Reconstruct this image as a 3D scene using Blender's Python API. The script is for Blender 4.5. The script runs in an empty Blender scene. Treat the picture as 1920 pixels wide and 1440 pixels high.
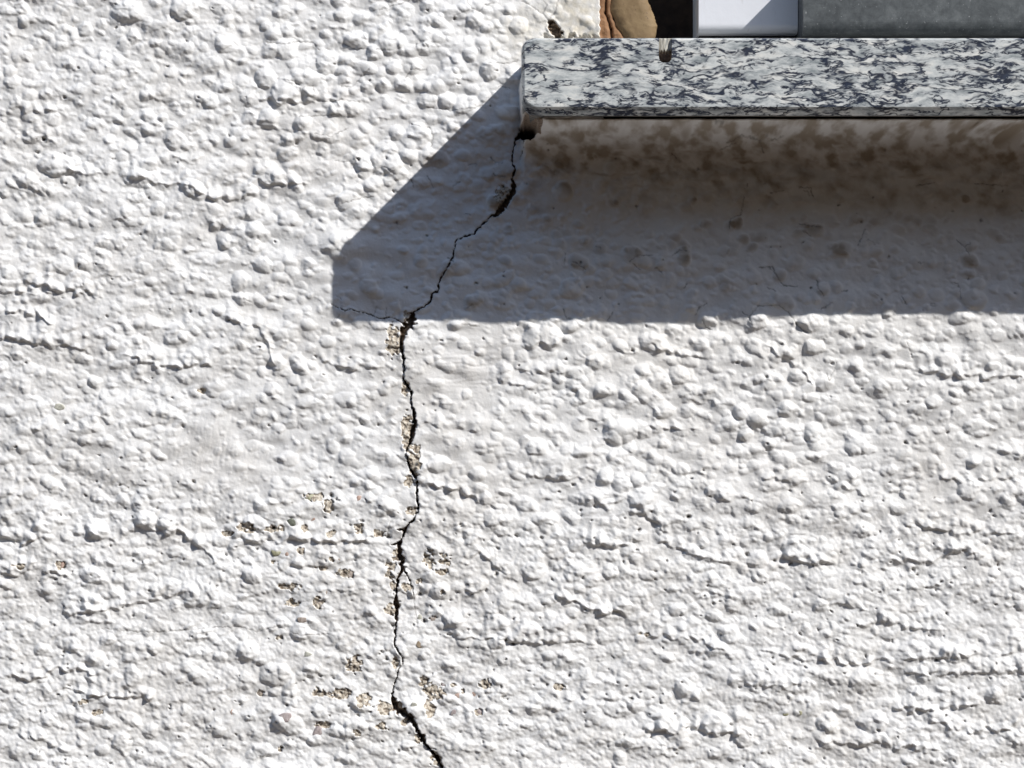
import bpy, bmesh, math, random
import numpy as np
# ------------------------------------------------------------------ camera, light, exposure
S = 0.0002                     # metres per unit; 1 unit = 1/1920 of the width of the wall strip in view
CAMD = 5480.0                  # camera distance from the wall face, in units
C = bpy.context.scene.collection
sc = bpy.context.scene
def W(x, y, h=0.0):            # wall coordinates (right, down, out of the wall) -> world
    return ((x - 960) * S, -h * S, (720 - y) * S)
cam_d = bpy.data.cameras.new('camera'); cam = bpy.data.objects.new('camera', cam_d); C.objects.link(cam)
cam.location = (0, -CAMD * S, 0); cam.rotation_euler = (math.radians(90), 0, 0)
cam_d.sensor_width = 36; cam_d.lens = 36 * CAMD / 1920.0
cam_d.clip_start = 0.01; cam_d.clip_end = 500
sc.camera = cam
P = 310.0
SUN = np.array([352.0, -P, 357.0]); SUN /= np.linalg.norm(SUN)     # towards the sun
elev = math.asin(SUN[2]); rot = math.atan2(SUN[0], SUN[1])
w = bpy.data.worlds.new('World'); sc.world = w; w.use_nodes = True
nt = w.node_tree; bg = nt.nodes['Background']
sky = nt.nodes.new('ShaderNodeTexSky'); sky.sky_type = 'NISHITA'; sky.sun_disc = False
sky.sun_elevation = elev; sky.sun_rotation = rot; sky.air_density = 1.0; sky.dust_density = 0.6
nt.links.new(sky.outputs[0], bg.inputs[0]); bg.inputs[1].default_value = 0.15
ld = bpy.data.lights.new('sun', 'SUN'); ld.energy = 5.0; ld.angle = math.radians(0.53); ld.color = (1.0, 0.975, 0.94)
lo = bpy.data.objects.new('sun', ld); C.objects.link(lo)
from mathutils import Vector
lo.rotation_euler = Vector(tuple(SUN)).to_track_quat('Z', 'Y').to_euler(); lo.location = (3, -3, 4)
sc.view_settings.view_transform = 'Standard'; sc.view_settings.look = 'None'
sc.view_settings.gamma = 1; sc.view_settings.exposure = -0.11
sc.cycles.diffuse_bounces = 6; sc.cycles.max_bounces = 10
rng = np.random.default_rng(11); random.seed(5)
# ------------------------------------------------------------------ helpers
def thing(name, label, cat, loc=(0, 0, 0), group=None):
    o = bpy.data.objects.new(name, None); C.objects.link(o); o.location = loc
    o['label'] = label; o['category'] = cat; o.empty_display_size = 0.01
    if group: o['group'] = group
    return o
def link(name, me, mat, parent=None, smooth=True):
    o = bpy.data.objects.new(name, me); C.objects.link(o)
    me.materials.append(mat)
    if smooth: me.polygons.foreach_set('use_smooth', np.ones(len(me.polygons), dtype=bool))
    if parent is not None:
        o.parent = parent; o.matrix_parent_inverse = parent.matrix_world.inverted() if False else o.matrix_parent_inverse
        o.location = [-c for c in parent.location]
    return o
def raw_mesh(name, co, quads, attrs=None):
    me = bpy.data.meshes.new(name)
    n = len(quads)
    me.vertices.add(len(co)); me.vertices.foreach_set('co', np.ascontiguousarray(co, dtype=np.float32).ravel())
    me.loops.add(n * 4); me.loops.foreach_set('vertex_index', np.ascontiguousarray(quads, dtype=np.int32).ravel())
    me.polygons.add(n); me.polygons.foreach_set('loop_start', np.arange(n, dtype=np.int32) * 4)
    me.update(calc_edges=True)
    for k, v in (attrs or {}).items():
        a = me.attributes.new(k, 'FLOAT', 'POINT'); a.data.foreach_set('value', np.ascontiguousarray(v, dtype=np.float32))
    return me
def perlin(x, y, seed=0):
    r = np.random.default_rng(seed); ang = r.random(4096) * 2 * np.pi
    gx = np.cos(ang).astype(np.float32); gy = np.sin(ang).astype(np.float32)
    xi = np.floor(x); yi = np.floor(y); fx = (x - xi).astype(np.float32); fy = (y - yi).astype(np.float32)
    xi = xi.astype(np.int64); yi = yi.astype(np.int64)
    def g(a, b, dx, dy):
        h = ((a * 73856093) ^ (b * 19349663) ^ ((a + 7) * (b + 13) * 83492791)) & 4095
        return gx[h] * dx + gy[h] * dy
    u = fx * fx * fx * (fx * (fx * 6 - 15) + 10); v = fy * fy * fy * (fy * (fy * 6 - 15) + 10)
    a = g(xi, yi, fx, fy); b = g(xi + 1, yi, fx - 1, fy); c = g(xi, yi + 1, fx, fy - 1); d = g(xi + 1, yi + 1, fx - 1, fy - 1)
    return ((a + (b - a) * u) * (1 - v) + (c + (d - c) * u) * v) * 1.5
def fbm(x, y, seed, o=3, gain=0.5):
    t = 0; a = 1.0
    for k in range(o):
        t = t + a * perlin(x * 2 ** k, y * 2 ** k, seed + k * 17); a *= gain
    return t
def sstep(a, b, x):
    t = np.clip((x - a) / (b - a), 0, 1); return t * t * (3 - 2 * t)
def blur(A, sig):
    r = int(sig * 3 + 1); k = np.exp(-0.5 * (np.arange(-r, r + 1) / sig) ** 2); k /= k.sum()
    for ax in (0, 1):
        pad = [(0, 0), (0, 0)]; pad[ax] = (r, r); B = np.pad(A, pad, mode='edge'); out = np.zeros_like(A)
        for i, kk in enumerate(k):
            sl = [slice(None)] * 2; sl[ax] = slice(i, i + A.shape[ax]); out += (kk * B[tuple(sl)]).astype(A.dtype)
        A = out
    return A
# material building -------------------------------------------------
def mat(name, rough=0.7):
    m = bpy.data.materials.new(name); m.use_nodes = True
    b = m.node_tree.nodes['Principled BSDF']; b.inputs['Roughness'].default_value = rough
    return m, m.node_tree, b
def noise(nt, scale, detail=4, rough=0.5, dist=0.0, vec=None):
    n = nt.nodes.new('ShaderNodeTexNoise'); n.inputs['Scale'].default_value = scale; n.inputs['Detail'].default_value = detail
    n.inputs['Roughness'].default_value = rough; n.inputs['Distortion'].default_value = dist
    if vec is not None: nt.links.new(vec, n.inputs['Vector'])
    return n.outputs['Fac']
def ramp(nt, src, stops):
    r = nt.nodes.new('ShaderNodeValToRGB'); e = r.color_ramp.elements
    while len(e) < len(stops): e.new(0.5)
    for i, (p, c) in enumerate(stops):
        e[i].position = p; e[i].color = (*c, 1) if len(c) == 3 else c
    nt.links.new(src, r.inputs[0]); return r.outputs[0]
def mix(nt, fac, a, b, mode='MIX'):
    n = nt.nodes.new('ShaderNodeMix'); n.data_type = 'RGBA'; n.blend_type = mode
    for s, v in ((n.inputs['Factor'], fac), (n.inputs['A'], a), (n.inputs['B'], b)):
        if isinstance(v, (int, float)): s.default_value = v
        elif isinstance(v, tuple): s.default_value = (*v, 1)
        else: nt.links.new(v, s)
    return n.outputs['Result']
def math_n(nt, op, a, b=0.0):
    n = nt.nodes.new('ShaderNodeMath'); n.operation = op
    for s, v in ((n.inputs[0], a), (n.inputs[1], b)):
        if isinstance(v, (int, float)): s.default_value = v
        else: nt.links.new(v, s)
    return n.outputs[0]
def texco(nt, scale=(1, 1, 1)):
    t = nt.nodes.new('ShaderNodeTexCoord'); m = nt.nodes.new('ShaderNodeMapping'); m.inputs['Scale'].default_value = scale
    nt.links.new(t.outputs['Object'], m.inputs['Vector']); return m.outputs[0]
def attr(nt, n):
    a = nt.nodes.new('ShaderNodeAttribute'); a.attribute_name = n; return a.outputs['Fac']
def bump(nt, b, h, dist, strength=1.0, prev=None):
    n = nt.nodes.new('ShaderNodeBump'); n.inputs['Distance'].default_value = dist; n.inputs['Strength'].default_value = strength
    nt.links.new(h, n.inputs['Height'])
    if prev is not None: nt.links.new(prev, n.inputs['Normal'])
    nt.links.new(n.outputs[0], b.inputs['Normal']); return n.outputs[0]
# paint
M_paint, nt, b = mat('white_wall_paint', 0.62)
v = texco(nt)
base = ramp(nt, noise(nt, 28, 3, 0.5, 0, v), [(0.3, (0.79, 0.785, 0.775)), (0.7, (0.82, 0.81, 0.79))])
gr = mix(nt, attr(nt, 'grime_shade'), base, (0.29, 0.225, 0.155))
spk = ramp(nt, noise(nt, 1900, 2, 0.6, 0, v), [(0.70, (0, 0, 0)), (0.76, (1, 1, 1))])
gr2 = mix(nt, math_n(nt, 'MULTIPLY', spk, 0.35), gr, (0.30, 0.28, 0.26))
cr = mix(nt, attr(nt, 'cream'), gr2, (0.66, 0.60, 0.49))
hc = mix(nt, attr(nt, 'hair'), cr, (0.10, 0.085, 0.07))
fn = noise(nt, 1500, 3, 0.6, 0, v)
mc = ramp(nt, noise(nt, 1000, 4, 0.65, 0, v), [(0.33, (0.11, 0.09, 0.072)), (0.41, (0.29, 0.24, 0.185)), (0.49, (0.50, 0.435, 0.35)), (0.64, (0.68, 0.63, 0.54))])
mc = mix(nt, attr(nt, 'deep'), mc, (0.15, 0.11, 0.08))
bf = ramp(nt, math_n(nt, 'ADD', attr(nt, 'bare'), math_n(nt, 'MULTIPLY', math_n(nt, 'SUBTRACT', fn, 0.5), 1.3)), [(0.42, (0, 0, 0)), (0.60, (1, 1, 1))])
hc = mix(nt, bf, hc, mc)
kc = ramp(nt, noise(nt, 700, 4, 0.6, 0, v), [(0.35, (0.11, 0.078, 0.055)), (0.7, (0.34, 0.26, 0.19))])
kf = ramp(nt, math_n(nt, 'ADD', attr(nt, 'open'), math_n(nt, 'MULTIPLY', math_n(nt, 'SUBTRACT', fn, 0.5), 0.7)), [(0.22, (0, 0, 0)), (0.42, (1, 1, 1))])
hc = mix(nt, kf, hc, kc)
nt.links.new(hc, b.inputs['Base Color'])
n1 = bump(nt, b, noise(nt, 1000, 5, 0.65, 0, v), 0.0003, 0.55)
b.inputs['Specular IOR Level'].default_value = 0.35
# crack inside
M_crack, nt, b = mat('dark_crack_inside', 0.98)
v = texco(nt)
nt.links.new(ramp(nt, noise(nt, 900, 4, 0.6, 0, v), [(0.35, (0.13, 0.095, 0.07)), (0.7, (0.36, 0.28, 0.205))]), b.inputs['Base Color'])
# ------------------------------------------------------------------ traced data (wall coordinates)
CRACK = [  # main crack: x y halfwidth
 (1000,246,9),(990,248,9),(980,255,6),(968,258,2.6),(966,262,1.8),(963,275,1.8),(960,301,1.6),(965,315,2),(964,328,2),(959,334,1.6),(963,341,3),(963,356,4.5),(952,375,4.5),(938,394,5),(929,403,3),
 (923,403,1.4),(905,419,1.5),(895,429,1.7),(888,438,1.6),(871,443,1.4),(855,450,1.1),(851,467,1.5),(849,481,1.7),(840,499,1.8),(831,514,1.7),(824,523,1.6),(820,547,1.5),(810,551,1.6),(807,565,1.6),(794,575,1.4),(777,584,1.6),
 (772,592,4.5),(769,606,6),(757,617,5.5),(752,640,3.4),(753,654,3.2),(756,673,2),(758,692,1.7),(757,713,1.5),(765,725,2.6),(771,735,2),(770,747,1.5),(772,761,1.5),(777,775,3.2),(777,796,4),(772,815,4.5),(769,830,2.4),(763,840,1.5),(761,848,1.5),(763,860,1.7),
 (768,876,2),(776,891,2.2),(782,902,2.4),(781,917,2),(781,931,2),(784,947,2),(783,959,2),(775,976,1.8),(763,987,2),(758,999,2.6),(753,1011,1.8),(748,1023,3.2),(749,1037,4),(753,1056,4.2),(754,1070,2.6),(746,1084,2.6),(743,1103,2.6),(742,1117,2),(743,1131,5),(743,1146,3),
 (742,1172,1.8),(740,1198,1.5),(740,1213,1.6),(747,1223,2),(754,1234,1.5),(754,1246,1.2),(748,1253,1.2),(744,1269,1.5),(739,1286,1.4),(735,1302,2),(736,1313,4),(742,1325,6),(756,1338,5.5),(770,1348,5),(780,1365,2.5),(789,1382,5),(796,1396,3),(808,1409,1.8),(818,1421,4),(827,1438,2.2),(836,1460,2.2),(846,1500,2),(838,1600,2.5),(862,1720,2),(850,1850,1.5),(872,1990,1)]
BR = [ # branches
 [(984,259,1.4),(981,280,1),(975,298,.7)], [(744,993,1.6),(752,995,2.4),(758,996,2.6)],[(733,1023,1.6),(742,1021,2),(748,1020,2.4)],
 [(756,1068,2),(765,1082,1.4),(770,1098,1.2),(775,1115,.9)],[(621,571,.5),(645,582,.6),(659,580,.7),(669,585,.8),(694,589,1.0),(711,598,.8),(728,594,.7),(753,603,1.1)]]
HAIR = [ [(732,978),(726,1002),(735,1023)],[(775,1115),(776,1134),(782,1176)],[(700,589),(706,575)],[(722,596),(724,578)],[(621,605),(636,590)],
 [(876,0),(884,14),(899,21),(910,8),(925,4)],[(978,0),(998,10),(1018,25),(1028,36)],[(1018,25),(1024,8),(1020,0)],[(1028,36),(1040,22),(1046,0)],
 [(498,78),(530,82),(560,76),(585,78),(598,92)],[(520,147),(545,150),(560,158)],[(590,188),(618,190),(640,186),(672,190)],[(560,218),(600,216),(640,215)],
 [(640,80),(668,92),(690,90)],[(705,92),(735,94)],[(640,160),(660,162),(690,130)],[(590,250),(620,256),(650,240)],[(770,232),(805,238),(812,252),(808,275)],[(700,368),(680,370),(640,382)],
 [(800,200),(850,206),(890,202),(906,196)],[(915,116),(945,118),(975,112)],[(935,160),(955,165)],[(760,145),(770,130),(800,128)],[(850,135),(856,137)],
 [(700,20),(730,12),(765,2)],[(850,28),(880,18)],[(400,1178),(450,1176),(480,1186),(520,1175),(560,1192),(620,1190)],[(190,1180),(260,1186),(300,1186),(400,1178)],
 [(720,313),(730,318),(738,314)],[(800,330),(806,338),(812,352)],[(770,335),(775,350)],[(850,348),(862,340)],[(920,295),(930,305),(942,304)],[(925,325),(935,330),(948,330)],[(872,400),(884,402)],[(630,555),(640,560)],
 [(1222,235),(1260,242),(1280,246)],[(1290,242),(1340,252)],[(1360,272),(1385,262),(1420,268),(1432,288)],[(1350,282),(1375,272)],[(1440,268),(1460,264)],[(1646,224),(1670,226),(1680,240)],
 [(1260,288),(1275,305)],[(1720,348),(1752,342)],[(1830,344),(1860,346),(1890,348)],[(1390,400),(1396,372),(1395,365)],[(1368,428),(1370,410),(1392,400)],[(1444,362),(1470,356)],[(1500,350),(1520,352),(1526,368)],
 [(1180,490),(1190,482),(1200,478),(1225,480)],[(1188,494),(1200,505)],[(1260,480),(1275,468),(1288,470)],[(1282,540),(1288,532)],[(1424,502),(1450,500),(1455,515),(1470,535)],[(1455,512),(1440,500)],[(1440,540),(1455,545)],[(1470,535),(1495,538)],
 [(1532,525),(1535,540),(1545,556)],[(1578,546),(1590,545)],[(1640,550),(1610,432)][:1]+[(1648,555)],[(1610,460),(1622,430)],[(1795,450),(1808,462),(1818,478)],[(1808,462),(1820,455)],[(1800,545),(1802,562)],[(1690,555),(1700,570)],
 [(1305,590),(1312,575),(1325,570)],[(1318,600),(1325,614),(1335,618)],[(1392,585),(1405,595),(1410,612)],[(1405,595),(1420,574),(1460,572),(1478,585),(1490,602),(1504,620),(1515,624)],[(1540,580),(1560,568)],[(1140,600),(1150,585)],
 [(1057,580),(1062,598),(1075,597)],[(1060,475),(1058,495)],[(1075,490),(1098,505)],[(838,482),(850,490)],[(1540,425),(1500,420)],[(1506,432),(1520,442)],[(1550,700),(1556,715),(1565,690),(1570,680)],[(1700,640),(1712,670)],[(870,608),(900,612)],
 [(455,560),(470,566)],[(560,165),(585,160),(590,172)]]
HAIR = [h for h in HAIR if len(h) > 1]
MORT = [ # bare mortar: x y rx ry
 (737,640,15,33),(762,592,8,10),(946,364,17,19),(764,812,12,40),(777,862,13,29),(761,728,7,13),(766,893,7,9),(772,960,10,10),(768,905,10,12),
 (590,933,18,8),(613,950,11,15),(459,992,20,9),(426,1002,14,5),(513,990,16,8),(570,992,7,10),(620,1002,11,9),(672,990,10,12),(711,1000,12,7),(515,1056,8,7),(563,1033,6,7),
 (622,1052,5,8),(605,1067,16,4),(649,1077,18,9),(542,1102,20,7),(547,1131,13,10),(597,1131,10,12),(522,1196,8,5),(731,1071,11,14),(734,1144,14,11),(741,1045,7,18),
 (805,1049,11,16),(836,1050,14,11),(827,1073,10,8),(765,1103,11,8),(785,1091,7,6),(831,1111,6,5),(811,1160,7,6),(738,1095,6,16),
 (662,1248,17,16),(600,1298,17,8),(637,1303,18,10),(683,1315,14,14),(718,1330,19,12),(741,1242,7,10),(797,1278,14,10),(808,1298,14,14),(806,1328,12,15),(825,1300,11,15),
 (850,1287,6,4),(868,1296,5,6),(910,1284,14,9),(898,1338,8,7),(604,1361,14,8),(718,1365,12,8),(670,1373,8,9),(762,1355,10,7),(818,1423,10,17),(783,1388,7,12),
 (150,1317,10,5),(180,1337,14,6),(33,1063,12,6),(523,1407,8,5),(487,1303,7,6),(1208,1190,12,4),(378,733,8,5),(112,1060,8,10),(1048,1290,16,6)]
STONE = [ # x y rx ry colour
 (581,934,9,8,'o'),(673,936,7,6,'r'),(545,980,11,10,'g'),(585,973,6,6,'r'),(517,1036,9,8,'o'),(538,1039,6,8,'r'),(505,986,6,5,'m'),(548,1133,12,9,'s'),(612,1112,5,5,'m'),
 (596,1130,8,8,'m'),(567,1163,10,7,'m'),(575,1229,10,7,'s'),(655,1076,7,8,'m'),(597,1373,14,11,'p'),(533,1344,13,10,'p'),(787,1209,7,6,'b'),(858,1304,7,6,'r'),(891,1304,8,7,'r'),
 (852,1338,8,6,'p'),(897,1337,7,8,'p'),(753,1322,8,8,'b'),(832,1284,5,6,'p'),(776,1323,7,7,'s'),(115,1058,5,7,'r'),(107,764,11,7,'s'),(787,1160,6,6,'s'),(811,1161,7,6,'m'),
 (1474,1339,5,5,'o'),(1500,1337,6,5,'o'),(1860,1012,4,4,'r'),(134,48,4,5,'b'),(635,1052,6,4,'m'),(618,1300,7,7,'m'),(523,1196,7,5,'m'),(433,1336,4,5,'r'),(484,1302,6,5,'m')]
LEDGE = [ # polyline points then amplitude
 ([490,187,540,196,640,190],9),([245,330,290,346,345,350],7),([350,352,400,372,430,378,462,364],10),([28,202,60,212,98,206],7),([48,250,95,268],8),([125,322,170,332,205,324],7),([480,342,505,350,570,346],9),
 ([50,530,100,545,190,556],9),([0,548,50,548],8),([15,586,70,594,95,612],10),([0,636,60,645,92,652],10),([105,648,150,660,165,652],8),([235,670,300,690,400,686],9),([425,600,480,615,500,640,512,690],7),([600,678,650,694,700,690],8),
 ([255,985,300,1000,345,1002,400,1052],11),([0,1008,40,1022,78,1012],13),([0,1077,30,1079,60,1064],11),([80,1075,130,1080],9),([145,1000,210,1018,245,1004],8),([440,1008,480,1018,560,1016,620,1022,700,1014],10),([545,1062,610,1070,650,1080],6),
 ([670,912,720,918],6),([780,912,840,918,890,936,930,958],10),([120,1155,200,1146,330,1118],8),([120,1296,200,1310,285,1312],11),([15,1268,60,1282,110,1256,180,1268],9),([30,1382,70,1388,115,1412],9),([0,1235,25,1240],6),([500,1300,560,1330],5),
 ([960,690,1000,702,1052,700],8),([955,722,1020,736],8),([1205,643,1260,664,1320,676],8),([1440,655,1500,690,1525,722],9),([1700,698,1790,706,1920,712],8),([1215,800,1270,812,1305,808],8),([1085,790,1140,792],5),([1290,755,1370,762],6),
 ([990,895,1060,902,1105,896],8),([1110,940,1160,948,1180,930],6),([1200,965,1240,990,1245,1000],11),([1430,900,1500,908],8),([1580,915,1620,930,1700,930],6),([1870,850,1920,860],6),([1750,895,1800,905,1900,900],7),
 ([1095,1016,1150,1030,1200,1016],9),([1240,1020,1290,1040,1370,1062],9),([1460,1046,1510,1058,1560,1062],10),([1670,1055,1740,1058,1790,1040,1830,1034],8),([860,1200,920,1202,1010,1206,1110,1210],8),([1225,1196,1300,1200,1365,1226],9),
 ([1040,1118,1100,1144,1180,1156],9),([1310,1110,1370,1120],6),([1570,1130,1620,1150],6),([1650,1165,1700,1180,1760,1188],8),([1540,1240,1620,1250,1680,1232],10),([1700,1240,1800,1232,1920,1226],8),([1700,1270,1810,1265,1920,1262],8),
 ([1210,1372,1260,1376,1310,1362],10),([1310,1372,1345,1384,1392,1374],10),([1390,1280,1450,1290,1510,1285],7),([1660,1330,1740,1336,1830,1322],8),([1740,1350,1800,1374,1920,1370],8),([870,1050,900,1040,960,1095],8),([875,1110,910,1108],9),
 ([940,1195,1000,1212,1040,1200],6),([1090,1310,1150,1316],6),([820,800,860,806,900,812],5),([800,795,830,808],7),([1420,1225,1530,1245],6),([1700,985,1800,1005,1900,1000],7),([1540,1395,1640,1400,1760,1410],7),([1180,1410,1280,1405],6)]
NOD = """1000,632,18,25;1030,630,23,28;1330,600,22,17;1422,602,18,15;1520,604,24,17;1078,700,18,12;1075,723,16,12;1131,731,16,14;1205,692,14,12;1274,703,20,18;1243,728,16,10;1177,743,20,10;1246,772,22,14;1292,767,14,12;1164,810,32,24
1391,772,16,16;1420,785,20,18;1473,769,14,14;1399,812,15,14;1422,652,24,16;1516,744,14,10;1527,810,18,20;1608,835,22,18;1670,662,14,10;1606,685,12,12;1751,754,16,12;1820,726,10,8;1802,596,24,14;1136,892,14,16;1164,907,18,16;1195,899,12,14
1205,932,30,16;1277,881,16,12;1333,922,12,12;1580,912,16,12;1817,917,22,20;1891,937,14,18;1078,1023,14,12;1422,1051,20,18;1394,1066,12,10;1486,1030,22,18;1369,1189,20,18;1376,1135,16,14;1272,1145,18,12;1458,1145,20,12;1246,1352,22,20
1343,1357,26,20;1394,1383,20,20;1552,1357,20,20;1705,1316,14,12;1726,1301,14,14;1282,1291,16,18;1812,1378,16,10;1057,1120,16,12;1098,1138,20,12;423,37,14,14;513,63,20,12;497,145,20,20;533,167,28,22;507,93,18,14;580,170,14,10;502,222,20,20
467,220,16,14;273,177,14,10;247,68,12,14;220,140,13,10;277,217,14,12;467,353,20,12;472,393,18,20;477,433,18,20;418,450,14,18;403,423,10,12;70,350,18,12;40,13,16,12;17,133,14,12;540,410,20,16;567,230,18,16;676,32,16,12;641,26,14,14;711,15,18,12
801,12,14,12;816,35,18,12;796,64,16,12;796,90,24,12;702,96,16,16;612,117,20,22;720,160,14,14;688,163,14,12;673,131,14,10;737,125,14,14;839,143,26,18;801,187,20,16;839,187,18,16;755,157,18,14;638,175,12,12;662,201,18,14;630,204,14,14
784,251,26,20;743,248,14,16;711,297,16,18;682,315,16,22;746,324,20,14;729,338,12,12;764,292,18,12;606,283,14,10;539,262,14,12;667,379,18,14;559,353,9,10;854,108,10,10;892,35,18,16;974,47,18,18;918,131,18,20;328,633,22,14;447,527,16,20
450,560,14,12;440,597,16,10;410,583,12,10;560,680,20,14;520,680,18,14;570,727,14,10;510,730,16,12;540,860,20,14;297,853,16,8;270,840,12,10;260,813,14,10;363,738,12,8;367,773,9,6;613,640,16,12;263,937,14,10;103,537,14,10;257,703,14,10
263,1040,14,12;273,1057,18,8;313,980,18,14;133,1208,18,13;200,1200,16,12;327,1137,9,12;87,1105,13,9;75,1170,12,12;287,1213,14,12;367,1193,14,12;450,1192,14,10;500,1260,14,16;543,1293,14,16;247,1267,16,22;367,1263,16,10;227,1393,18,20
190,1407,14,10;1207,489,16,12;1239,493,12,10;1284,485,14,14;1183,532,16,8;1382,419,14,12;1527,431,22,12;1324,419,12,10;1299,376,9,8;1544,540,14,12;1826,562,26,20;1463,515,14,12;1873,327,10,12;1373,472,12,8;888,565,18,14;971,533,16,14
789,492,12,10;850,610,14,10;1041,600,12,8;1079,606,18,8;631,605,12,9;762,594,11,11;820,655,12,8;875,740,10,12;900,660,10,8;1045,705,12,8;880,575,10,8;1085,490,22,14;915,325,16,14;935,245,16,14;1150,380,14,10;665,355,16,10"""
NOD = [tuple(float(t) for t in q.split(',')) for l in NOD.split('\n') for q in l.split(';')]
# ------------------------------------------------------------------ the relief of the wall, as one height field
STEP = 1.4
BX0, BX1, BY0, BY1 = -640, 2560, -420, 1900
def axis(a, b, a2, b2, lo, hi):
    mid = list(np.arange(a, b + STEP / 2, STEP)); r = []; x = mid[-1]; st = STEP
    while x < hi:
        st = min(st * 1.1, 3.4) if x < b2 else st * 1.12
        x += st; r.append(x)
    l = []; x = a; st = STEP
    while x > lo:
        st = min(st * 1.1, 3.4) if x > a2 else st * 1.12
        x -= st; l.append(x)
    return np.array(l[::-1] + mid + r)
xs = axis(-30, 1950, BX0, BX1, -14000, 15000); ys = axis(-30, 1470, BY0, BY1, -9000, 6900)
X, Y = np.meshgrid(xs, ys); X = X.astype(np.float64); Y = Y.astype(np.float64)
def win(x0, x1, y0, y1):
    a, bb = np.searchsorted(xs, (x0, x1)); c, d = np.searchsorted(ys, (y0, y1))
    a = max(0, a - 1); c = max(0, c - 1); bb = min(len(xs), bb + 1); d = min(len(ys), d + 1)
    if bb - a < 2 or d - c < 2 or x1 < BX0 or x0 > BX1 or y1 < BY0 or y0 > BY1: return None
    return (slice(c, d), slice(a, bb))
def at_(A, x, y): return A[min(len(ys) - 1, np.searchsorted(ys, y)), min(len(xs) - 1, np.searchsorted(xs, x))]
# organic warps
RX = 0.83 * X + 0.56 * Y; RY = -0.56 * X + 0.83 * Y
WX = X + 3.0 * perlin(RX / 21, RY / 18, 1) + 0.8 * perlin(RX / 6.1, RY / 5.7, 2)
WY = Y + 3.0 * perlin(RX / 21, RY / 18, 3) + 0.8 * perlin(RX / 5.7, RY / 6.1, 4)
JX = X + 2.0 * perlin(X / 7, Y / 7, 5) + 0.9 * perlin(X / 3.1, Y / 3.1, 6)
JY = Y + 2.0 * perlin(X / 7, Y / 7, 7) + 0.9 * perlin(X / 3.1, Y / 3.1, 8)
# character maps: where the coat is knobbly / crumbly / brushed smooth
knob = np.clip(0.35 + 0.9 * np.exp(-(((X - 690) / 330) ** 2 + ((Y - 160) / 260) ** 2)) + 0.6 * np.exp(-(((X - 1300) / 330) ** 2 + ((Y - 720) / 120) ** 2)), 0, 1)
crumb = np.clip(sstep(820, 1060, Y) * 0.9 + 0.45 * (1 - sstep(350, 520, X)) + 0.2 * perlin(X / 160, Y / 110, 20), 0.12, 1)
smooth = np.clip(0.8 * np.exp(-(((X - 410) / 150) ** 2 + ((Y - 830) / 85) ** 2)) + 0.9 * np.exp(-(((X - 860) / 90) ** 2 + ((Y - 700) / 85) ** 2)) + 0.7 * np.exp(-(((X - 720) / 190) ** 2 + ((Y - 500) / 110) ** 2)) + 0.9 * np.exp(-(((X - 1085) / 52) ** 2 + ((Y - 10) / 90) ** 2)), 0, 1)
smooth = np.maximum(smooth, 0.35 * sstep(0.3, 0.65, perlin(X / 130, Y / 70, 21)))
shade_smooth = sstep(900, 1050, X) * (1 - sstep(560, 620, Y)) * sstep(150, 250, Y)
smooth = np.maximum(smooth, 0.15 * shade_smooth)
H = 5.5 * fbm(X / 170, Y / 110, 30, 3) + 3.4 * perlin(WX / 60, WY / 30, 33) + 0.9 * perlin(WX / 30, WY / 20, 34)
# dome layers
def domes(n, r0, r1, k, dens, seed, extra=None, flat=0.75):
    D = np.zeros_like(X); r = np.random.default_rng(seed)
    L = [(*q, 1.0) for q in (extra or [])]
    pts = [(r.uniform(-40, 1955), r.uniform(-40, 1475)) for _ in range(n)]
    if r1 > 7:
        for _ in range(int(n * 1.55)):
            x = r.uniform(BX0, BX1); y = r.uniform(BY0, BY1)
            if not (-40 < x < 1955 and -40 < y < 1475): pts.append((x, y))
    for x, y in pts:
        if r.random() > at_(dens, x, y): continue
        a = r0 + (r1 - r0) * r.random() ** 2.2
        L.append((x, y, a * r.uniform(0.9, 1.45), a * r.uniform(0.65, 1.0), r.uniform(0.6, 1.1)))
    for (x, y, a, c, f) in L:
        s = win(x - a * 1.5 - 6, x + a * 1.5 + 6, y - c * 1.5 - 6, y + c * 1.5 + 6)
        if s is None: continue
        th = r.normal(0, 0.25) + 0.15
        dx = WX[s] - x; dy = WY[s] - y; u = (dx * math.cos(th) + dy * math.sin(th)) / a; w_ = (-dx * math.sin(th) + dy * math.cos(th)) / c
        q = u * u + w_ * w_
        h = k * f * min(a, c) * np.clip(1 - q, 0, 1) ** flat
        D[s] = np.maximum(D[s], h)
    return D
dL = domes(1300, 10, 24, 0.48, knob * 0.8 * (1 - 0.9 * smooth), 101, NOD, 0.62)
dM = domes(12000, 5.0, 13.0, 0.46, (0.7 + 0.3 * knob) * (1 - 0.88 * smooth), 102, None, 0.65)
dS = domes(26000, 2.8, 6.5, 0.46, (0.3 + 0.7 * crumb) * (1 - 0.85 * smooth), 103, None, 0.7)
H += (0.92 * dL + 0.88 * dM) * (1 + 0.3 * shade_smooth) + 0.92 * dS - 12.5
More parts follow.
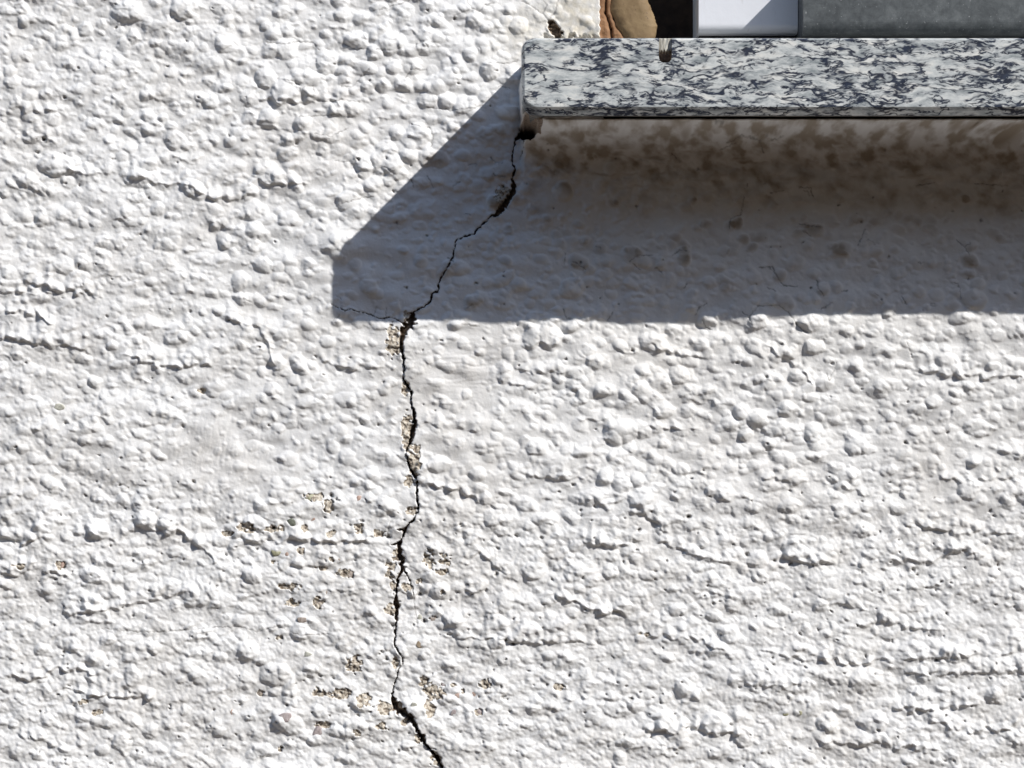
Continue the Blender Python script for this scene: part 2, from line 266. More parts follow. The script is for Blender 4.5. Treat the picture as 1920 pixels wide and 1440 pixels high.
# ledges dragged by the trowel: rise slowly, break off sharply downwards
LW = Y + 8 * perlin(X / 19, Y / 19, 40) + 2.6 * perlin(RX / 9, RY / 9, 41)
r = np.random.default_rng(7)
L = [(p, a) for p, a in LEDGE]
for _ in range(900):
    x = r.uniform(BX0, BX1); y = r.uniform(BY0, BY1); ln = r.uniform(16, 75)
    if at_(smooth, x, y) > 0.5: continue
    sl = r.normal(0.13 if x < 900 else 0.03, 0.16)
    L.append(([x, y, x + ln / 2, y + sl * ln / 2 + r.normal(0, 3), x + ln, y + sl * ln], r.uniform(1.2, 4.6)))
for p, A in L:
    px = np.array(p[0::2], float); py = np.array(p[1::2], float)
    s = win(px.min() - 25, px.max() + 25, py.min() - 45, py.max() + 12)
    if s is None: continue
    xx = WX[s]; yl = np.interp(xx, px, py); d = LW[s] - yl
    wd = sstep(px.min() - 16, px.min() + 10, xx) * (1 - sstep(px.max() - 10, px.max() + 16, xx))
    H[s] += A * 1.1 * wd * (0.65 + 0.7 * perlin(X[s] / 14, Y[s] / 20, 42)) * np.where(d < 0, np.exp(d / (12 + A)), 0) * (1 - sstep(-5.0, 0.5, d))
# brush marks
bm = np.exp(-(((X - 410) / 170) ** 2 + ((Y - 840) / 90) ** 2))
H += bm * 0.6 * perlin((WX + 6 * perlin(X / 40, Y / 50, 55)) / 5.3 + 0.11 * Y / 5.3, Y / 34, 50)
bm2 = np.exp(-(((X - 860) / 80) ** 2 + ((Y - 690) / 60) ** 2)) + 0.7 * np.exp(-(((X - 1500) / 250) ** 2 + ((Y - 870) / 40) ** 2))
H += bm2 * 0.9 * perlin(X / 50, WY / 4.0, 51)
scr = np.exp(-(((X - 1085) / 50) ** 2)) * (1 - sstep(66, 110, Y))
H += scr * 0.8 * perlin(RX / 5.0, Y / 22, 52)
# crumbly fine grain
H += (0.3 + 1.25 * crumb) * (1 - 0.7 * smooth) * (0.6 * perlin(RX / 8.0, RY / 7.0, 53) + 0.4 * perlin(RY / 5.3, RX / 4.9, 54))
H += 15 * np.exp(-((X - 640) / 55) ** 2 - ((Y - 462) / 32) ** 2)
H += 11 * sstep(1200, 1750, X) * np.exp(-((Y - 600) / 140) ** 2)
H = 0.8 * blur(H, 0.7) + 0.2 * blur(H, 1.8)
# the two halves of the coat stand at slightly different heights along the crack
cx_ = np.array([c[0] for c in CRACK], float); cy_ = np.array([c[1] for c in CRACK], float); o_ = np.argsort(cy_)
xc = np.interp(Y, cy_[o_], cx_[o_])
sd = X - xc
step = np.where(sd > 0, np.exp(-np.clip(sd, 0, None) / 90), 0) * sstep(590, 612, Y) * (1 - sstep(860, 1000, Y)) * 4.0
H += step
H += np.where(sd > 0, np.exp(-np.clip(sd, 0, None) / 60), 0) * sstep(1290, 1330, Y) * 4.0
# cove of plaster under the stone slab
edge = sstep(973, 986, WX)
cov = 268 * np.exp(-np.clip(Y - 249, 0, None) / 13.0) + 10 * np.exp(-np.clip(Y - 249, 0, None) / 60.0)
H = np.where(Y < 700, H * (1 - 0.35 * edge * (Y > 200) * np.exp(-np.clip(Y - 249, 0, None) / 25)) + edge * cov * (Y > 150), H)
# small pits
grime_shade = np.zeros_like(X); hair = np.zeros_like(X); deep = np.zeros_like(X)
r = np.random.default_rng(9)
for i in range(520):
    x = r.uniform(0, 1920); y = r.uniform(0, 1440) if i % 2 else r.uniform(900, 1440); a = r.uniform(1.3, 2.6) * (1.5 if r.random() < 0.12 else 1)
    s = win(x - 7, x + 7, y - 7, y + 7)
    q = ((JX[s] - x) ** 2 + (JY[s] - y) ** 2 * 1.5) / a ** 2
    H[s] -= 2.5 * a * np.exp(-q); hair[s] = np.maximum(hair[s], 0.9 * np.exp(-q * 0.9) * r.uniform(0.4, 1))
# hairline cracks
def seg_field(pts, fn, pad):
    for (a, b_) in zip(pts[:-1], pts[1:]):
        s = win(min(a[0], b_[0]) - pad, max(a[0], b_[0]) + pad, min(a[1], b_[1]) - pad, max(a[1], b_[1]) + pad)
        if s is None: continue
        vx, vy = b_[0] - a[0], b_[1] - a[1]; l2 = vx * vx + vy * vy + 1e-6
        t = np.clip(((JX[s] - a[0]) * vx + (JY[s] - a[1]) * vy) / l2, 0, 1)
        d = np.hypot(JX[s] - a[0] - t * vx, JY[s] - a[1] - t * vy)
        fn(s, d, t, a, b_)
hk = 1.0
def hair_fn(s, d, t, a, b_):
    m = hk * np.exp(-(d / 1.2) ** 2); m *= 0.55 + 0.45 * np.clip(perlin(X[s] / 9, Y[s] / 9, 60) * 2 + 0.6, 0, 1)
    hair[s] = np.minimum(1, np.maximum(hair[s], 0.9 * m)); H[s] -= 1.6 * m
r = np.random.default_rng(21)
for i in range(26):                               # crazing in the paint
    if i < 10: x = r.uniform(640, 1920); y = r.uniform(240, 600)
    else: x = r.uniform(440, 960); y = r.uniform(0, 330)
    if i < 20 and x < 1000 and y < 700 - x * 0.2 - (x - 640): continue
    p = [(x, y)]; th = r.uniform(0, 6.28)
    for _ in range(r.integers(3, 9)):
        th += r.normal(0, 0.9); l = r.uniform(2, 6); x += l * math.cos(th); y += l * math.sin(th) * 0.8; p.append((x, y))
    HAIR.append(p + [None])
for h in HAIR:
    hk = 0.55 if h[-1] is None else 0.7
    seg_field([q for q in h if q is not None], hair_fn, 8)
# bare mortar patches
mort_id = np.full(X.shape, -1, int); best = np.full(X.shape, 1.6)
n0_ = perlin(X / 17, Y / 13, 66); n1_ = perlin(RX / 7.5, RY / 6.5, 61); n2_ = perlin(RX / 4.1, RY / 3.8, 62)
for i, (x, y, a, c) in enumerate(MORT):
    s = win(x - a * 1.7, x + a * 1.7, y - c * 1.7, y + c * 1.7)
    q = ((X[s] - x) / a) ** 2 + ((Y[s] - y) / c) ** 2 + (1.25 if i > 4 else 0.5) * n0_[s] + 0.85 * n1_[s] + (0.45 if i > 4 else 0.2) * n2_[s]
    if i == 0: q = np.where(X[s] > 757, 9, q)
    hit = q < best[s]; best[s] = np.where(hit, q, best[s])
    mi = mort_id[s]; mi[hit] = i; mort_id[s] = mi
rough = 1.5 * perlin(RX / 6.2, RY / 6.2, 63) + 0.7 * perlin(RY / 4.1, RX / 4.1, 64)
H += (1 - sstep(0.72, 1.0, best)) * (-2.2 + 1.1 * rough)
deep = np.clip((perlin(X / 9, Y / 8, 65) - 0.18) * 2.5, 0, 1) * 0.75
H -= (1 - sstep(0.7, 1.0, best)) * deep * 3.5
# the main crack and its branches
K = np.zeros_like(X)
def crack_fn(s, d, t, a, b_):
    wd = a[2] + (b_[2] - a[2]) * t; wd = wd * (0.62 + 0.17 * wd) * (0.95 + 0.75 * perlin(X[s] / 7, Y[s] / 7, 70))
    K[s] = np.maximum(K[s], np.clip(1.25 - d / (wd * 0.80 + 0.22), 0, 1) * np.clip(wd / 1.5, 0.55, 1.6))
seg_field(CRACK, crack_fn, 16)
for bb_ in BR: seg_field(bb_, crack_fn, 10)
cav = 1 - (((JX - 1036 - 0.5 * (JY - 45)) / 13) ** 2 + ((JY - 56) / 22) ** 2) + 0.7 * perlin(X / 8, Y / 7, 72); K = np.maximum(K, np.clip(cav * 1.6 - 0.15, 0, 1) * (JX > 1020) * (Y < 110))
cav2 = 1 - (((JX - 990) / 18) ** 2 + ((JY - 253) / 14) ** 2); K = np.maximum(K, np.clip(cav2 * 2.2, 0, 1) * (Y > 200))
Kd = np.clip(K, 0, 1)
H -= 300 * np.clip(cav2 * 1.6, 0, 1) * (Y > 200)
H -= 20 * Kd ** 1.2 * (1 + 0.25 * perlin(X / 8, Y / 8, 71))
lip = np.exp(-((K - 0.10) / 0.14) ** 2)
# crumbly lower rim and side of the window corner plaster
rimn = perlin(X / 17, Y / 14, 81) * 9 + perlin(X / 7, Y / 7, 82) * 5
H -= 14 * sstep(64, 72, Y + rimn) * (Y < 110) * sstep(1010, 1025, X)
H -= 150 * sstep(1124, 1131, X + 2.5 * perlin(X / 9, Y / 8, 80)) * (Y < 246)
# dirt on the coat under the slab, with sill shade painted into it
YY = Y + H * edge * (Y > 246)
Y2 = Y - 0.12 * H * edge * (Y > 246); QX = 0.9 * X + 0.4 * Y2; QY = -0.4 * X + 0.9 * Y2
dirt_shade = sstep(960, 1010, X) * (1 - sstep(230, 450, Y + 60 * fbm(QX / 110, QY / 70, 96, 4))) * (Y > 246)
grime_shade = np.clip(dirt_shade * (0.42 + 0.95 * fbm(QX / 34, QY / 26, 90, 5)), 0, 0.85)
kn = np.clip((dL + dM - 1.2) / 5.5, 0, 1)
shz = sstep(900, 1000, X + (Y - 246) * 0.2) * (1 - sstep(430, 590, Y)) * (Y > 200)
grime_shade = np.maximum(grime_shade, 0.8 * np.maximum(shz, 0.55 * (X > 640) * (Y > 230) * (Y < 585) * (X > 975 - (Y - 110) * 0.95)) * kn * (0.8 + 1.0 * perlin(X / 60, Y / 40, 91)))  # lump stains plus painted shade tint, kept inside the sill's cast shadow
grime_shade = np.maximum(grime_shade, 0.13 * np.clip(fbm(X / 240, Y / 200, 97, 4) + 0.2, 0, 1) + 0.08 * np.clip(perlin(X / 22, Y / 260, 98), 0, 1) + 0.05 * np.clip(1 - (dL + dM + dS) / 2.5, 0, 1) * np.clip(0.5 + perlin(X / 90, Y / 70, 99), 0, 1))
grime_shade = np.maximum(grime_shade, 1.1 * np.clip(fbm(WX / 80, WY / 20, 93, 4) - 0.2, 0, 1) * sstep(1000, 1100, X) * (1 - sstep(300, 400, Y)) * (Y > 246))
grime_shade = np.maximum(grime_shade, 0.30 * np.clip(perlin(X / 90, Y / 40, 92) - 0.15, 0, 1) * sstep(900, 1000, Y))
grime_shade = np.clip(np.maximum(grime_shade, 0.9 * np.exp(-((X - 985) / 22) ** 2 - ((Y - 240) / 30) ** 2)), 0, 0.9)  # shade below the slab's left corner, painted into the colour
cream = np.clip(np.exp(-(((X - 1090) / 50) ** 2)) * (Y < 110) * 0.9 + 0.55 * np.exp(-(((X - 990) / 70) ** 2 + ((Y - 60) / 60) ** 2)) + 0.8 * (Y < 110) * (Y > 55) * (X > 1030), 0, 1)
cream = np.clip(cream * (0.75 + 0.5 * perlin(X / 12, Y / 12, 94)), 0, 1)
# damp the relief towards the far, unseen wall
far = 1 - sstep(200, 1500, np.maximum(np.abs(X - 960) - 960, np.abs(Y - 720) - 720))
H = np.clip(H, -160, P - 6)
H = np.where((X > 1000) & (X < 2400) & (Y < 700), H, H * far + 0 * H)
co = np.stack([(X - 960) * S, -H * S, (720 - Y) * S], -1).reshape(-1, 3)
ny, nx = X.shape
idx = np.arange(ny * nx).reshape(ny, nx)
quads = np.stack([idx[:-1, :-1], idx[1:, :-1], idx[1:, 1:], idx[:-1, 1:]], -1)
def cmean(A): return 0.25 * (A[:-1, :-1] + A[1:, :-1] + A[1:, 1:] + A[:-1, 1:])
XC, YC, KC = cmean(X), cmean(Y), cmean(Kd)
keep = ~((XC > 1131) & (XC < 8000) & (YC < 238) & (YC > -6000))
cls = np.zeros(XC.shape, int)
mid = mort_id[:-1, :-1]; isM = (mid >= 0) & (cmean((best < 0.9).astype(float)) > 0.5)
cls[isM] = 2 + mid[isM]
cls[KC > 0.5] = 1
cls[(KC > 0.42) & (YC < 110)] = 300
cls[~keep] = -1
cls = cls.ravel(); quads = quads.reshape(-1, 4)
attrs = {'grime_shade': grime_shade.ravel(), 'hair': hair.ravel(), 'deep': deep.ravel(), 'cream': cream.ravel(), 'bare': (1 - sstep(0.45, 1.25, best)).ravel(), 'open': Kd.ravel()}
wall = thing('stucco_wall', 'white painted rough render wall with a long jagged crack running down from the stone sill', 'wall', W(960, 6500))
def submesh(name, sel, m, label=None):
    q = quads[sel]
    if len(q) < 3: return None
    u, inv = np.unique(q.ravel(), return_inverse=True)
    me = raw_mesh(name, co[u], inv.reshape(-1, 4), {k: v_[u] for k, v_ in attrs.items()})
    o = link(name, me, m, wall)
    if label: o['label'] = label
    return o
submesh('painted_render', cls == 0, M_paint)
submesh('crack', cls == 1, M_paint, 'dark jagged crack running from the sill corner to the bottom')
submesh('hole', cls == 300, M_crack, 'small dark broken hole above the sill end')
for i in range(len(MORT)): submesh('exposed_mortar', cls == 2 + i, M_paint)
def h_at(x, y):
    return at_(H, x, y)
# grains of gravel showing where the paint has come off
SC = {'o': ((0.28, 0.27, 0.16), (0.48, 0.46, 0.33), 'olive green'), 'r': ((0.38, 0.23, 0.18), (0.55, 0.42, 0.35), 'rusty red'), 'g': ((0.07, 0.08, 0.06), (0.26, 0.27, 0.21), 'dark grey green'),
      'm': ((0.26, 0.21, 0.18), (0.50, 0.43, 0.37), 'grey brown'), 's': ((0.33, 0.32, 0.27), (0.55, 0.54, 0.46), 'pale grey'), 'p': ((0.34, 0.28, 0.27), (0.56, 0.49, 0.47), 'mauve grey'), 'b': ((0.33, 0.25, 0.17), (0.50, 0.41, 0.30), 'orange brown')}
SM = {}
for k, (c0, c1, nm) in SC.items():
    m, nt, b = mat('gravel_' + nm.replace(' ', '_'), 0.6); v = texco(nt)
    nt.links.new(ramp(nt, noise(nt, 700, 4, 0.6, 0.5, v), [(0.35, c0), (0.65, c1)]), b.inputs['Base Color'])
    bump(nt, b, noise(nt, 1500, 3, 0.6, 0, v), 0.0003, 0.5); SM[k] = m
for i, (x, y, a, c, k) in enumerate(STONE):
    bm = bmesh.new(); bmesh.ops.create_icosphere(bm, subdivisions=3, radius=1.0)
    rr = np.random.default_rng(500 + i); pl = [(Vector(rr.normal(size=3)).normalized(), rr.uniform(0.5, 0.85)) for _ in range(9)]
    hb = h_at(x, y); th = rr.uniform(-0.6, 0.6)
    for v_ in bm.verts:
        p = v_.co.copy()
        for n_, d_ in pl:
            e = p.dot(n_) - d_
            if e > 0: p -= n_ * e * 0.85
        px, py = p.x * math.cos(th) - p.z * math.sin(th), p.x * math.sin(th) + p.z * math.cos(th)
        v_.co = Vector(W(x + px * a * 1.12, y + py * c * 1.12, hb - 1.2 - p.y * min(a, c) * 0.36))
    me = bpy.data.meshes.new('gravel_grain'); bm.to_mesh(me); bm.free()
    link('gravel_grain', me, SM[k], wall)['label'] = SC[k][2] + ' grain of gravel showing through the paint'
# ------------------------------------------------------------------ granite sill
M_gran, nt, b = mat('speckled_granite', 0.32)
v = texco(nt, (0.30, 1, 1)); v2 = texco(nt, (0.8, 1, 1))
dn = nt.nodes.new('ShaderNodeTexNoise'); dn.inputs['Scale'].default_value = 120; dn.inputs['Detail'].default_value = 3; nt.links.new(v2, dn.inputs['Vector'])
vm = nt.nodes.new('ShaderNodeVectorMath'); vm.operation = 'MULTIPLY_ADD'; nt.links.new(dn.outputs['Color'], vm.inputs[0]); vm.inputs[1].default_value = (0.0016, 0.0016, 0.0050); nt.links.new(v, vm.inputs[2]); vw = vm.outputs[0]
def ridge(sc_, det, ro, w0, w1, off=0.5):
    f = math_n(nt, 'ABSOLUTE', math_n(nt, 'SUBTRACT', noise(nt, sc_, det, ro, 0.0, vw), off))
    return ramp(nt, f, [(w0, (1, 1, 1)), (w1, (0, 0, 0))])
big = noise(nt, 95, 2, 0.5, 0.0, vw)
basec = ramp(nt, noise(nt, 380, 5, 0.65, 0.0, vw), [(0.32, (0.25, 0.28, 0.285)), (0.42, (0.44, 0.465, 0.465)), (0.52, (0.62, 0.64, 0.625)), (0.68, (0.78, 0.77, 0.72))])
brk_ = ramp(nt, noise(nt, 260, 3, 0.6, 0, vw), [(0.44, (0, 0, 0)), (0.53, (1, 1, 1))])
brk2 = ramp(nt, noise(nt, 330, 3, 0.6, 0, vm.inputs[2].links[0].from_socket), [(0.42, (0, 0, 0)), (0.52, (1, 1, 1))])
vA = math_n(nt, 'MULTIPLY', ridge(190, 4, 0.6, 0.020, 0.050), brk_)
vB = math_n(nt, 'MULTIPLY', ridge(300, 4, 0.6, 0.014, 0.040, 0.47), brk2)
fk = math_n(nt, 'ADD', noise(nt, 680, 4, 0.65, 0.0, vw), math_n(nt, 'MULTIPLY', math_n(nt, 'SUBTRACT', big, 0.5), 0.3))
fl = ramp(nt, fk, [(0.575, (0, 0, 0)), (0.64, (1, 1, 1))])
dark = math_n(nt, 'MAXIMUM', math_n(nt, 'MAXIMUM', vA, vB), fl)
dc = ramp(nt, noise(nt, 500, 3, 0.5, 0, v2), [(0.4, (0.005, 0.009, 0.026)), (0.65, (0.016, 0.026, 0.055))])
halo = ramp(nt, fk, [(0.47, (0, 0, 0)), (0.58, (1, 1, 1))])
gc = mix(nt, math_n(nt, 'MULTIPLY', halo, 0.30), basec, (0.22, 0.24, 0.265))
gc = mix(nt, math_n(nt, 'MULTIPLY', dark, 0.95), gc, dc)
nt.links.new(gc, b.inputs['Base Color'])
bump(nt, b, noise(nt, 900, 3, 0.6, 0, v2), 0.00012, 0.5)
M_edge, nt, b = mat('sawn_granite_shaded_edge', 0.8)  # sawn faces, darkened so the colour carries the shade below the slab end
v = texco(nt, (0.5, 1, 1))
nt.links.new(ramp(nt, noise(nt, 260, 6, 0.65, 1.2, v), [(0.36, (0.04, 0.042, 0.05)), (0.48, (0.13, 0.125, 0.115)), (0.66, (0.22, 0.205, 0.18))]), b.inputs['Base Color'])
bump(nt, b, noise(nt, 900, 4, 0.6, 0, v), 0.0003, 0.6)
YT, YB, XL, XR = 106.5, 246.5, 976.0, 5200.0
sill = thing('window_sill', 'grey, white and navy flecked granite window sill with a small slot in its front', 'window sill', W(976, YB))
def ring(l, t, bt, rt, rb, z):
    pts = []
    for (cx, cy, rr, a0) in ((XL + l + rb, YB - bt - rb, rb, 90), (XL + l + rt, YT + t + rt, rt, 180)):
        for k in range(9):
            a = math.radians(a0 + k * 90 / 8); pts.append((cx + rr * math.cos(a), cy + rr * math.sin(a), z))
    pts.append((XR, YT + t, z)); pts.append((XR, YB - bt, z))
    return pts
rings = [ring(3, 2, 3, 22, 26, -700), ring(3, 2, 3, 22, 26, P - 16), ring(1, 1, 1, 23, 28, P - 13), ring(0.6, 0.6, 2.0, 23, 28, P - 10.5), ring(2.5, 1.2, 10.5, 23, 26, P - 4.8), ring(5, 2.6, 15.5, 23, 25, P - 1.0), ring(7, 5, 17, 23, 25, P)]
bm = bmesh.new(); R = [[bm.verts.new(W(*p)) for p in rg] for rg in rings]
n = len(R[0])
for a, c in zip(R[:-1], R[1:]):
    for i in range(n): bm.faces.new((a[i], a[(i + 1) % n], c[(i + 1) % n], c[i]))
bm.faces.new(R[-1]); bm.faces.new(R[0][::-1]); bmesh.ops.recalc_face_normals(bm, faces=bm.faces)
me = bpy.data.meshes.new('slab'); bm.to_mesh(me); bm.free()
slab = link('slab', me, M_gran, sill, False)
me.materials.append(M_edge); me.materials.append(M_crack)
# vertical slot drilled into the front, open at the top
SX = 960 + (1247.5 - 960) / 1.06
bm = bmesh.new(); loops = []
for (dx, yy) in [(-1, 60), (-1, 140), (-.94, 145), (-.75, 149), (-.35, 151.5), (.35, 151.5), (.75, 149), (.94, 145), (1, 140), (1, 60)]:
    loops.append((SX + dx * 11.5, yy))
f = [bm.verts.new(W(x, y, P + 20)) for x, y in loops]; g = [bm.verts.new(W(x, y, P - 75)) for x, y in loops]
bm.faces.new(f); bm.faces.new(g[::-1])
for i in range(len(f)): bm.faces.new((f[i], g[i], g[(i + 1) % len(f)], f[(i + 1) % len(f)]))
bmesh.ops.recalc_face_normals(bm, faces=bm.faces)
me2 = bpy.data.meshes.new('cutter'); bm.to_mesh(me2); bm.free(); cut = bpy.data.objects.new('cutter', me2); C.objects.link(cut)
md = slab.modifiers.new('slot', 'BOOLEAN'); md.operation = 'DIFFERENCE'; md.object = cut; md.solver = 'EXACT'
bpy.context.view_layer.update()
dg = bpy.context.evaluated_depsgraph_get(); nm = bpy.data.meshes.new_from_object(slab.evaluated_get(dg)); nm.name = 'slab'
slab.modifiers.clear(); slab.data = nm; bpy.data.objects.remove(cut)
for p in nm.polygons:
    if p.normal.z < -0.9 or (p.center.y > -(P - 14) * S and (p.normal.z < -0.2 or p.normal.x < -0.7)): p.material_index = 1
    if p.center.y > -(P - 2) * S and abs(p.center.x - (SX - 960) * S) < 14 * S and p.center.z > (720 - 160) * S and abs(p.normal.z) < 0.99 and p.center.y < -(P - 80) * S: p.material_index = 2  # slot walls coloured dark brown to paint in the shade of the hole
# pale resin in the upper part of the slot
M_res, nt, b = mat('pale_resin', 0.35); v = texco(nt, (2.5, 1, 0.35))
nt.links.new(ramp(nt, noise(nt, 420, 4, 0.6, 0.6, v), [(0.35, (0.22, 0.21, 0.18)), (0.55, (0.50, 0.48, 0.42)), (0.7, (0.72, 0.70, 0.62))]), b.inputs['Base Color'])
bump(nt, b, noise(nt, 500, 3, 0.5, 0, v), 0.0005, 0.7)
bm = bmesh.new(); cols = 15; rows = 15; G = []
for j in range(rows):
    t = j / (rows - 1); row = []
    for i in range(cols):
        u = -1 + 2 * i / (cols - 1)
        yb = 133 + 2.5 * math.sin(i * 1.9) + 1.5 * math.sin(i * 4.1)
        yy = 108 + (yb - 108) * t
        row.append(bm.verts.new(W(SX + u * 11.3, yy, P - 3.5 - 2.0 * u * u * 0 - 2.5 * (1 - u * u) + 0.8 * math.sin(i * 1.3 + j * .4) - 5 * max(0, t - 0.85) / .15)))
    G.append(row)
for j in range(rows - 1):
    for i in range(cols - 1): bm.faces.new((G[j][i], G[j + 1][i], G[j + 1][i + 1], G[j][i + 1]))
ex = bmesh.ops.extrude_face_region(bm, geom=list(bm.faces))
bmesh.ops.translate(bm, verts=[e for e in ex['geom'] if isinstance(e, bmesh.types.BMVert)], vec=(0, 12 * S, 0))
bmesh.ops.recalc_face_normals(bm, faces=bm.faces)
me = bpy.data.meshes.new('slot_filling'); bm.to_mesh(me); bm.free(); link('slot_filling', me, M_res, sill)
# ------------------------------------------------------------------ inside the window opening
def relief(name, poly, zf, zb, rad, m, parent, step=1.6, namp=1.5, seed=0, splits=()):
    P_ = np.array(poly, float); x0, y0 = P_.min(0) - 3; x1, y1 = P_.max(0) + 3
    gx, gy = np.meshgrid(np.arange(x0, x1, step), np.arange(y0, y1, step))
    jx = gx + 1.2 * perlin(gx / 9, gy / 9, seed + 1); jy = gy + 1.2 * perlin(gx / 9, gy / 9, seed + 2)
    ins = np.zeros(gx.shape, bool); dm = np.full(gx.shape, 1e9)
    for (ax, ay), (bx, by) in zip(P_, np.roll(P_, -1, 0)):
        c = ((ay > jy) != (by > jy)) & (jx < (bx - ax) * (jy - ay) / (by - ay + 1e-9) + ax); ins ^= c
        vx, vy = bx - ax, by - ay; t = np.clip(((jx - ax) * vx + (jy - ay) * vy) / (vx * vx + vy * vy), 0, 1)
        dm = np.minimum(dm, np.hypot(jx - ax - t * vx, jy - ay - t * vy))
    e = np.clip(dm / rad, 0, 1)
    z = zf - rad * 0.8 * (1 - np.sqrt(1 - (1 - e) ** 2)) + namp * fbm(gx / 22, gy / 22, seed + 3, 4)
    for sp in splits:
        for a, b_ in zip(sp[:-1], sp[1:]):
            vx, vy = b_[0] - a[0], b_[1] - a[1]; t = np.clip(((jx - a[0]) * vx + (jy - a[1]) * vy) / (vx * vx + vy * vy), 0, 1)
            z = z - 14 * np.exp(-(np.hypot(jx - a[0] - t * vx, jy - a[1] - t * vy) / 2.0) ** 2)
    z = np.where(ins, z, zb)
    n2, n1 = gx.shape; id_ = np.arange(n1 * n2).reshape(n2, n1)
    q = np.stack([id_[:-1, :-1], id_[1:, :-1], id_[1:, 1:], id_[:-1, 1:]], -1).reshape(-1, 4)
    anyin = ins.ravel()[q].any(1)
    u, inv = np.unique(q[anyin].ravel(), return_inverse=True)
    cc = np.stack([(gx - 960) * S, -z * S, (720 - gy) * S], -1).reshape(-1, 3)[u]
    return link(name, raw_mesh(name, cc, inv.reshape(-1, 4)), m, parent)
M_fill, nt, b = mat('tan_brown_filler', 0.75); v = texco(nt)
c = ramp(nt, noise(nt, 90, 5, 0.6, 0.4, v), [(0.35, (0.17, 0.108, 0.050)), (0.65, (0.25, 0.172, 0.085))])
c = mix(nt, ramp(nt, noise(nt, 1300, 2, 0.5, 0, v), [(0.66, (0, 0, 0)), (0.74, (1, 1, 1))]), c, (0.13, 0.08, 0.045))
nt.links.new(c, b.inputs['Base Color']); bump(nt, b, noise(nt, 600, 4, 0.6, 0, v), 0.00025, 0.4)
M_clay, nt, b = mat('red_brown_clay', 0.85); v = texco(nt, (1, 1, 0.5))
nt.links.new(ramp(nt, noise(nt, 160, 5, 0.6, 0.4, v), [(0.35, (0.17, 0.085, 0.04)), (0.65, (0.33, 0.18, 0.09))]), b.inputs['Base Color'])
bump(nt, b, noise(nt, 500, 5, 0.6, 0, v), 0.0006, 0.7)
fil = thing('joint_filler', 'rounded lump of tan brown filler between the white plaster and the dark gap', 'filler', W(1180, 106, -40))
relief('filler_lump', [(1146, -160), (1144, 18), (1150, 32), (1158, 50), (1172, 72), (1180, 90), (1222, 84), (1231, 66), (1235, 47), (1229, 28), (1222, 10), (1214, -10), (1208, -160)], -16, -120, 22, M_fill, fil, seed=300, namp=0.6)
brk = thing('clay_brick', 'narrow strip of cracked red brown clay brick beside the white plaster edge', 'brick', W(1140, 106, -40))
relief('brick_face', [(1112, -160), (1112, 104), (1186, 104), (1176, 70), (1160, 50), (1150, 30), (1149, -160)], -24, -130, 6, M_clay, brk, seed=320, namp=3, splits=([(1140, -40), (1136, 20), (1146, 50), (1150, 80)],))
def bevbox(x0, x1, y0, y1, zf, zb, bev, seg=6, lower=0):
    bm = bmesh.new(); bmesh.ops.create_cube(bm, size=1)
    for v_ in bm.verts:
        v_.co = Vector(W(x0 if v_.co.x < 0 else x1, y0 if v_.co.z > 0 else y1, zf if v_.co.y < 0 else zb))
    bmesh.ops.recalc_face_normals(bm, faces=bm.faces)
    if lower:
        ed = [e for e in bm.edges if all(abs(v_.co.y + zf * S) < 1e-6 and abs(v_.co.z - (720 - y1) * S) < 1e-6 for v_ in e.verts)]
        bmesh.ops.bevel(bm, geom=ed, offset=lower * S, segments=12, affect='EDGES', profile=0.5)
        bev = 0
    if bev: bmesh.ops.bevel(bm, geom=list(bm.edges), offset=bev * S, segments=seg, affect='EDGES', profile=0.5)
    return bm
def bobj(name, bm, m, parent):
    me = bpy.data.meshes.new(name); bm.to_mesh(me); bm.free(); return link(name, me, m, parent, False)
M_void, nt, b = mat('gap_shade_black', 0.9); b.inputs['Base Color'].default_value = (0.012, 0.011, 0.011, 1)  # near-black strips stand in for the shaded gap below frame and rail
M_frame, nt, b = mat('white_frame_enamel', 0.4); v = texco(nt, (1, 1, 0.25))
c = mix(nt, ramp(nt, noise(nt, 420, 4, 0.6, 0, v), [(0.60, (0, 0, 0)), (0.78, (0.5, 0.5, 0.5))]), (0.70, 0.71, 0.74), (0.40, 0.39, 0.38))
nt.links.new(c, b.inputs['Base Color']); bump(nt, b, noise(nt, 150, 4, 0.6, 0, texco(nt)), 0.0004, 0.4)
fr = thing('window_frame', 'white enamelled window frame end with a diagonal shadow, above the sill', 'window frame', W(1400, 60, -60))
bobj('frame_profile', bevbox(1314, 1502, -700, 54, -62, -240, 0, 6, 17), M_frame, fr)
bobj('gap_shade_strip', bevbox(1318, 1502, 46, 106, -110, -230, 2), M_void, fr)
M_galv, nt, b = mat('weathered_metal', 0.6); v = texco(nt)
c = ramp(nt, noise(nt, 210, 6, 0.7, 0.4, v), [(0.34, (0.048, 0.054, 0.057)), (0.5, (0.075, 0.083, 0.086)), (0.68, (0.12, 0.13, 0.132))])
c = mix(nt, ramp(nt, noise(nt, 900, 2, 0.5, 0, v), [(0.68, (0, 0, 0)), (0.74, (1, 1, 1))]), c, (0.25, 0.26, 0.26))
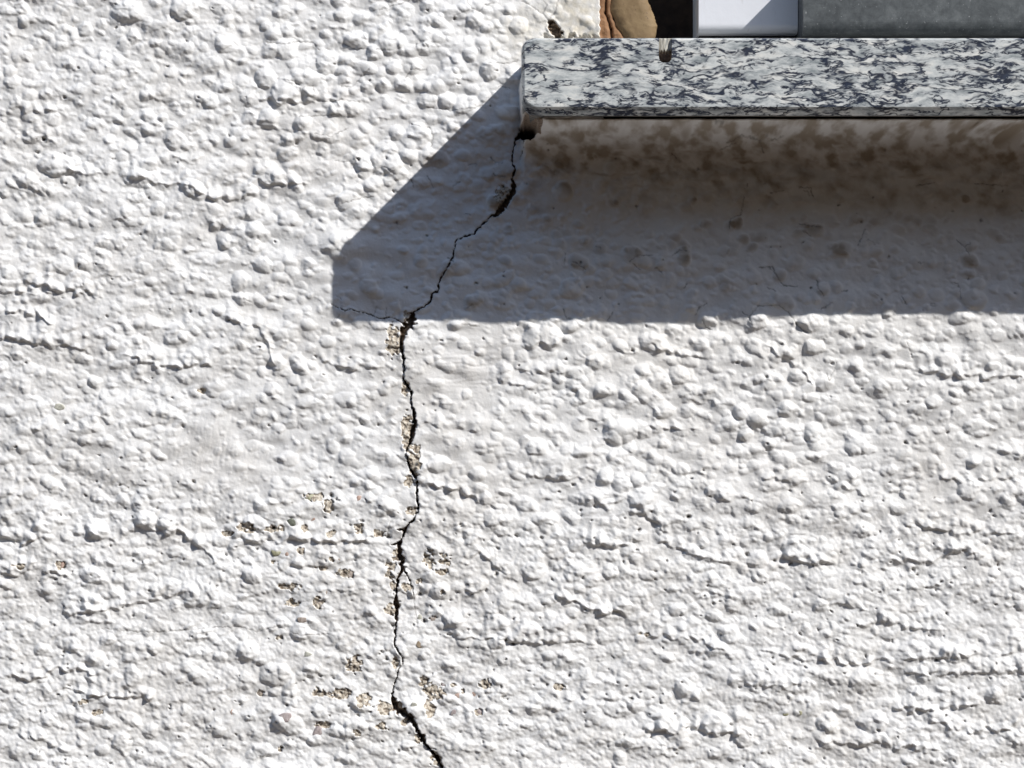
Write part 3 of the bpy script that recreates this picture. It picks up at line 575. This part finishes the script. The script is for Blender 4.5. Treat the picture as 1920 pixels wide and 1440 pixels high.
nt.links.new(c, b.inputs['Base Color']); b.inputs['Metallic'].default_value = 0.15; bump(nt, b, noise(nt, 600, 3, 0.5, 0, v), 0.0002, 0.4)
rl = thing('shutter_rail', 'mottled dark grey metal rail with rounded lower edge above right part of sill', 'rail', W(1700, 70, -40))
bobj('rail_profile', bevbox(1503, 2590, -61, 68, 33, -180, 0, 12, 26), M_galv, rl)
bobj('gap_shade_strip', bevbox(1510, 2580, 60, 106, -20, -180, 2), M_void, rl)
# recess lining
M_lin, nt, b = mat('dark_recess', 0.95); v = texco(nt)
nt.links.new(ramp(nt, noise(nt, 200, 5, 0.6, 0, v), [(0.35, (0.02, 0.013, 0.010)), (0.65, (0.05, 0.032, 0.022))]), b.inputs['Base Color'])
bobj('recess', bevbox(1080, 8300, -6300, 500, -330, -360, 0), M_lin, wall)
# a sun-baked yard in front of the wall: lights the underside of the sill
M_gr, nt, b = mat('dry_earth', 0.95); v = texco(nt)
nt.links.new(ramp(nt, noise(nt, 3, 6, 0.6, 0, v), [(0.35, (0.055, 0.036, 0.021)), (0.65, (0.085, 0.058, 0.036))]), b.inputs['Base Color'])
gxs = np.concatenate([np.linspace(-60, -14, 12), np.linspace(-12, 12, 49), np.linspace(14, 60, 12)])
gys = np.concatenate([[0.02], np.linspace(-0.5, -14, 55), np.linspace(-16, -60, 12)])
GX, GY = np.meshgrid(gxs, gys)
rise = 1.9 * sstep(2.0, 4.6, -GY + 0.5 * perlin(GX / 2.3, GY / 2.3, 400)) + 0.02 * np.clip(-GY - 5, 0, None)      # unseen bank added to block low sky and darken the under-sill shade
GZ = -1.15 + 1.7 * rise + 0.10 * fbm(GX / 1.3, GY / 1.3, 401, 3) * sstep(0.5, 3, -GY)
gi = np.arange(GX.size).reshape(GX.shape)
gq = np.stack([gi[:-1, :-1], gi[1:, :-1], gi[1:, 1:], gi[:-1, 1:]], -1).reshape(-1, 4)
o = link('ground', raw_mesh('ground', np.stack([GX, GY, GZ], -1).reshape(-1, 3), gq), M_gr); o['kind'] = 'structure'
